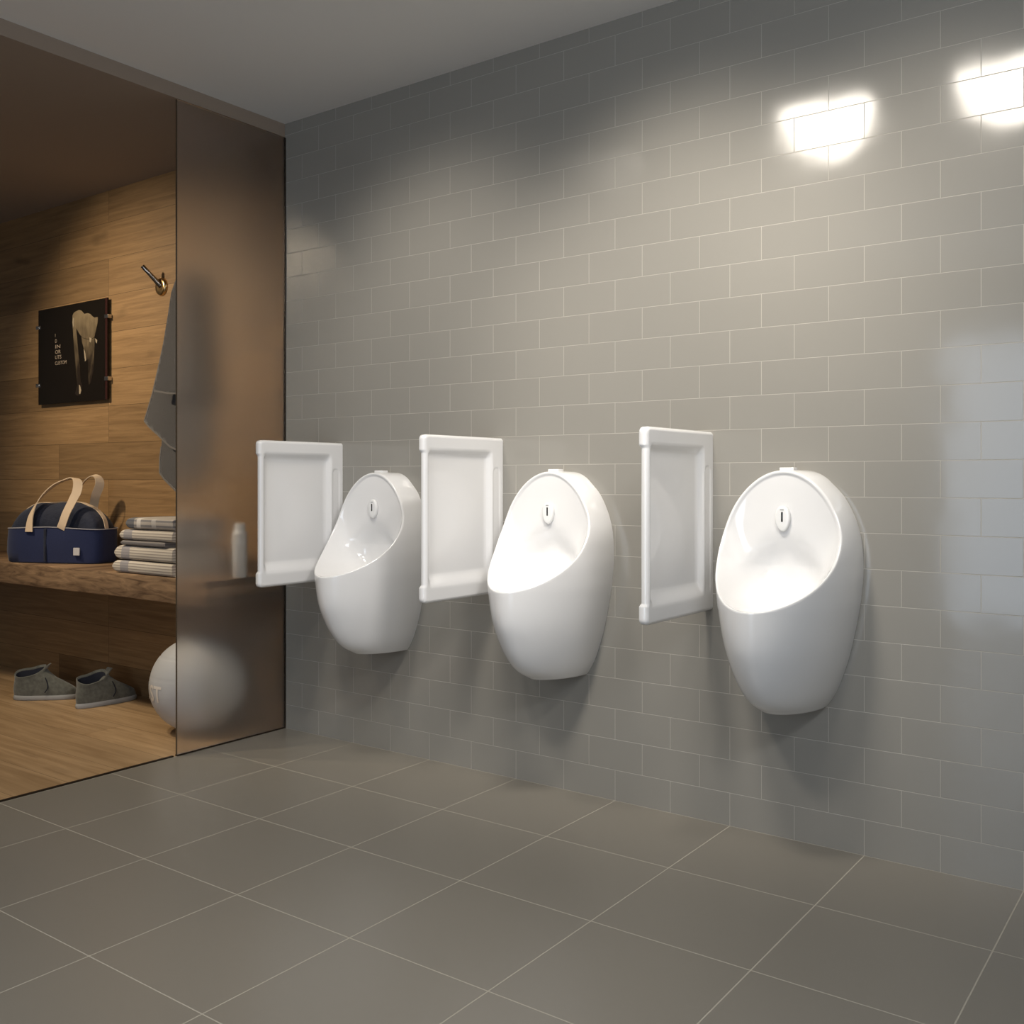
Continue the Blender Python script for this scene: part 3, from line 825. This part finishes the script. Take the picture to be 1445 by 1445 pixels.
# -------------------------------------------------------------- folded towels
def folded(name, x0, x1, y0, y1, z0, z1, mat, label, seed, layers=2):
    cx, cy = (x0+x1)/2, (y0+y1)/2
    r = empty(name, (cx, cy, z0))
    h = (z1-z0)/layers
    for l in range(layers):
        v, f = [], []
        NX, K = 40, 20
        X0, X1 = x0-cx, x1-cx
        for i in range(NX+1):
            t = i/NX
            x = X0+(X1-X0)*t
            endr = min(1.0, (t*(X1-X0))/(h*0.55))          # rounded left fold
            er = math.sqrt(max(0.0, 1-(1-endr)**2))
            er2 = 0.985 if i == NX else 1.0
            for k in range(K):
                a = 2*PI*k/K
                ca, sa = math.cos(a), math.sin(a)
                yy = (y1-y0)/2*math.copysign(abs(ca)**0.18, ca)
                zz = h/2*math.copysign(abs(sa)**0.42, sa)*(0.25+0.75*er)*er2
                n_ = noise.noise(Vector((x*6+seed*3.1, yy*5+l, zz*18+seed)))
                if 0.2 < t < 1 or True:
                    yy += 0.004*n_
                v.append((x+0.004*n_*(t > .9), yy, h*l+h/2+zz*0.985 + 0.0022*n_*(1 if zz > 0 else 0.0)))
        for i in range(NX):
            for k in range(K):
                k2 = (k+1) % K
                f.append((i*K+k, i*K+k2, (i+1)*K+k2, (i+1)*K+k))
        f.append(tuple(range(K))[::-1]); f.append(tuple(range(NX*K, (NX+1)*K)))
        mesh('fold', v, f, mat, r, angle=60)
    tag(r, label, 'towel', 'folded towels stacked on the bench')
    return r
z = BZ
folded('folded_towel', -2.268, -1.845, -0.385, -0.12, z, z+0.056, M['tow_a'], 'cream striped towel at the bottom of the folded stack, resting on the bench', 1, 1)
folded('folded_towel', -2.262, -1.850, -0.380, -0.12, z+0.056, z+0.118, M['tow_a'], 'cream striped towel second from the bottom of the folded stack', 2, 1)
folded('folded_towel', -2.215, -1.90, -0.380, -0.13, z+0.118, z+0.141, M['tow_b'], 'thin slate grey towel in the middle of the folded stack', 3, 1)
folded('folded_towel', -2.222, -1.852, -0.378, -0.13, z+0.141, z+0.188, M['tow_a'], 'cream striped towel directly under the plaid one in the folded stack', 4, 1)
folded('folded_towel', -2.182, -1.848, -0.378, -0.13, z+0.188, z+0.238, M['tow_c'], 'grey and white plaid towel on top of the folded stack', 5, 1)

# ------------------------------------------------------------------- bottle
bt = empty('bottle', (-1.645, -0.205, BZ))
tag(bt, 'slim pale bottle on the end of the bench, blurred behind the frosted glass', 'bottle')
lathe('bottle_body', [(0, 0.0), (0.027, 0.0), (0.0295, 0.004), (0.0295, 0.176), (0.028, 0.184), (0.022, 0.190), (0, 0.190)], M['bottle'], bt, 40)
lathe('cap', [(0, 0.190), (0.022, 0.190), (0.022, 0.216), (0.020, 0.219), (0, 0.219)], M['bottle'], bt, 32)

# --------------------------------------------------------------- exercise ball
BR = 0.1955
ba = empty('exercise_ball', (-1.8647, -0.2421, BR))
tag(ba, 'grey exercise ball on the floor under the bench, half behind the frosted glass', 'ball')
v, f = [], []
NL, NM = 96, 96
for i in range(1, NL):
    la = -PI/2+PI*i/NL
    rr = BR
    for l0 in (-0.62, -0.18, 0.24, 0.68):
        rr -= 0.0022*math.exp(-((la-l0)/0.012)**2)
    for k in range(NM):
        lo = 2*PI*k/NM
        v.append((rr*math.cos(la)*math.cos(lo), rr*math.cos(la)*math.sin(lo), rr*math.sin(la)))
for i in range(NL-2):
    for k in range(NM):
        k2 = (k+1) % NM
        f.append((i*NM+k, i*NM+k2, (i+1)*NM+k2, (i+1)*NM+k))
v.append((0, 0, -BR)); v.append((0, 0, BR)); s0 = len(v)-2
for k in range(NM):
    f.append((s0, (k+1) % NM, k)); f.append((s0+1, (NL-2)*NM+k, (NL-2)*NM+(k+1) % NM))
mesh('ball_body', v, f, M['ball'], ba, angle=0)
# lettering wrapped round the ball's left flank
a, f_ = text_mesh('JUST', 0.092, 0.0018)
bm = bmesh.new()
vs_ = [bm.verts.new(p) for p in a]
for q in f_: bm.faces.new([vs_[i] for i in q])
for k in range(1, 50):
    for no, lo_ in (((1, 0, 0), k*0.006), ((0, 1, 0), k*0.006-0.05)):
        bmesh.ops.bisect_plane(bm, geom=bm.verts[:]+bm.edges[:]+bm.faces[:], plane_co=(no[0]*lo_, no[1]*lo_, 0), plane_no=no)
bm.verts.index_update()
a = [tuple(q.co) for q in bm.verts]; f_ = [tuple(q.index for q in p.verts) for p in bm.faces]
bm.free()
mw = max(p[0] for p in a)
view = math.atan2(-2.8086+0.2421, 1.6384+1.8647)          # longitude that faces the room
end = view - math.radians(46.5)
lv = []
for p in a:
    lo = end + (p[0]-mw)*0.92/BR
    la = -0.07 + (p[1]-0.03)/BR
    R_ = BR+0.0016
    lv.append((R_*math.cos(la)*math.cos(lo), R_*math.cos(la)*math.sin(lo), R_*math.sin(la)))
o = mesh('lettering', lv, f_, M['print'], ba, smooth=False, recalc=False); o['label'] = 'pale lettering printed on the ball'

# -------------------------------------------------------------------- shoes
def make_shoe():
    r = empty('ankle_shoe')
    K = 48
    def ring(x0, x1, wh, wt, z, tilt=0.0, nose=2.3):
        out = []
        for k in range(K):
            t = 2*PI*k/K
            ct, st = math.cos(t), math.sin(t)
            xm, L_ = (x0+x1)/2, (x1-x0)/2
            ex = math.copysign(abs(ct)**(2/nose), ct)
            w_ = wh+(wt-wh)*(ex+1)/2
            waist = 1-0.10*math.exp(-((ex+0.05)/0.35)**2)
            out.append((xm+L_*ex, w_*waist*math.copysign(abs(st)**(2/2.4), st), z+tilt*ex))
        return out
    loft('sole', [ring(-.002, .282, .034, .043, 0.0), ring(-.006, .287, .038, .048, 0.004), ring(-.006, .288, .038, .048, 0.018), ring(-.003, .284, .036, .046, 0.024)], M['sole'], r)
    def collar(L_, k):
        out = []
        xm = 0.07
        for (x, y, z) in L_:
            ex = (x-xm)/0.066
            out.append((x, y, z + k*(0.010*ex*ex - 0.008 + 0.42*y)))
        return out
    loft('upper', [ring(-.002, .283, .036, .046, 0.022), ring(-.004, .282, .039, .047, 0.036), ring(-.005, .274, .040, .045, 0.052), ring(-.004, .254, .040, .042, 0.066),
                   ring(-.003, .222, .040, .040, 0.080, .004), ring(-.001, .188, .040, .039, 0.094, .008), collar(ring(.001, .160, .041, .038, 0.110, .010), .4), collar(ring(.001, .143, .042, .039, 0.126, .012), .8),
                   collar(ring(.000, .140, .043, .041, 0.138, .014), 1), collar(ring(.003, .137, .040, .038, 0.140, .014), 1), collar(ring(.007, .132, .036, .034, 0.130, .012), 1)], M['suede'], r, True, False)
    loft('lining', [collar(ring(.007, .132, .0365, .0345, 0.132, .012), 1), collar(ring(.012, .126, .034, .032, 0.11, .008), .5), ring(.010, .150, .032, .030, 0.07), ring(.012, .180, .028, .03, 0.045)], M['lining'], r, False, True)
    # stitched edge of the quarter and a turned-up tongue
    ribbon('tongue', [(.118, 0, .108), (.134, 0, .135), (.150, 0, .158), (.158, 0, .166)], [(0, 1, 0)]*4, 0.040, 0.005, M['suede'], r, 6)
    for sg in (-1, 1):
        pts = [(.150, sg*.0365, .108), (.160, sg*.040, .085), (.163, sg*.0435, .060), (.150, sg*.0455, .038)]
        ribbon('seam', pts, [(1, 0, 0.3)]*4, 0.004, 0.003, M['lining'], r, 5)
    return r
sh = make_shoe()
sh.location = (-2.640, -0.330, 0); sh.rotation_euler = (0, 0, math.radians(86))
tag(sh, 'grey ankle shoe on the wood floor under the bench, nearer the exercise ball', 'shoe', 'pair of grey shoes under the bench')
s2 = copy_tree(sh); s2.location = (-3.06, -0.40, 0); s2.rotation_euler = (0, 0, math.radians(43))
s2['label'] = 'grey ankle shoe half out of the photo at the left edge, behind its pair'

# ------------------------------------------------------------------- lights
def area(name, loc, target, sx, sy, power, col, spread=180):
    l = bpy.data.lights.new(name, 'AREA'); l.shape = 'RECTANGLE'; l.size = sx; l.size_y = sy
    l.energy = power; l.color = col; l.spread = math.radians(spread)
    o = bpy.data.objects.new(name, l); COL.objects.link(o)
    o.location = loc
    o.rotation_euler = (Vector(target)-Vector(loc)).to_track_quat('-Z', 'Y').to_euler()
    return o
def spot(name, loc, target, power, col, angle, blend, rad):
    l = bpy.data.lights.new(name, 'SPOT'); l.energy = power; l.color = col
    l.spot_size = math.radians(angle); l.spot_blend = blend; l.shadow_soft_size = rad
    o = bpy.data.objects.new(name, l); COL.objects.link(o)
    o.location = loc
    o.rotation_euler = (Vector(target)-Vector(loc)).to_track_quat('-Z', 'Y').to_euler()
    return o
warm = (1.0, 0.92, 0.81)
for x, p, ang, tz in ((-0.70, 82, 80, 1.40), (0.32, 150, 77, 1.46), (0.98, 84, 68, 1.58)):
    spot('ceiling_spot_tiled_wall', (x, -1.10, 2.50), (x-0.05, 0.0, tz), p, warm, ang, 1.0, 0.18)
spot('ceiling_spot_floor', (0.1, -1.9, 2.50), (-0.1, -1.0, 0.0), 112, warm, 85, 1.0, 0.15)
area('added_fill_area', (2.35, -2.3, 2.54), (1.0, -1.0, 0.6), 1.2, 0.6, 42, (0.93, 0.96, 1.0))  # unseen soft fill, added to lift the ceramic; not a fixture of the room
spot('added_side_fill', (1.6, -1.6, 2.50), (-1.25, -0.22, 0.92), 160, (1.0, 0.95, 0.90), 54, 1.0, 0.2)  # added narrow fill that brightens the right-hand faces of the privacy screens
area('window_daylight', ((WX0+WX1)/2, BY-0.12, WZ1/2), ((WX0+WX1)/2, 0, WZ1/2), WX1-WX0, WZ1, 38, (0.72, 0.84, 1.0))
spot('changing_area_spot', (-3.0, -1.35, 2.46), (-2.65, 0.0, 1.3), 126, (1.0, 0.84, 0.62), 92, 1.0, 0.06)
spot('changing_area_floor_spot', (-2.3, -1.5, 2.46), (-2.3, -0.8, 0.0), 66, (1.0, 0.84, 0.62), 80, 1.0, 0.06)

w = bpy.data.worlds.new('world'); SC.world = w; w.use_nodes = True
w.node_tree.nodes['Background'].inputs['Color'].default_value = (0.55, 0.65, 0.8, 1)
w.node_tree.nodes['Background'].inputs['Strength'].default_value = 0.4

# ------------------------------------------------------------------- camera
cam = bpy.data.cameras.new('camera')
co = bpy.data.objects.new('camera', cam); COL.objects.link(co)
co.location = (1.6384, -2.8086, 1.0489)
co.rotation_euler = (PI/2, 0, 0.6318341)
cam.sensor_width = 36; cam.sensor_fit = 'HORIZONTAL'
cam.lens = 1397.33/1445*36
cam.shift_y = -(722.5-676.634)/1445
cam.clip_start = 0.05
SC.camera = co

SC.view_settings.view_transform = 'Standard'
SC.view_settings.look = 'None'
SC.view_settings.gamma = 1
SC.view_settings.use_curve_mapping = False
SC.view_settings.exposure = 0.04
SC.cycles.use_denoising = True
SC.cycles.max_bounces = 10
SC.cycles.transmission_bounces = 8
SC.cycles.caustics_refractive = True
SC.cycles.sample_clamp_indirect = 6
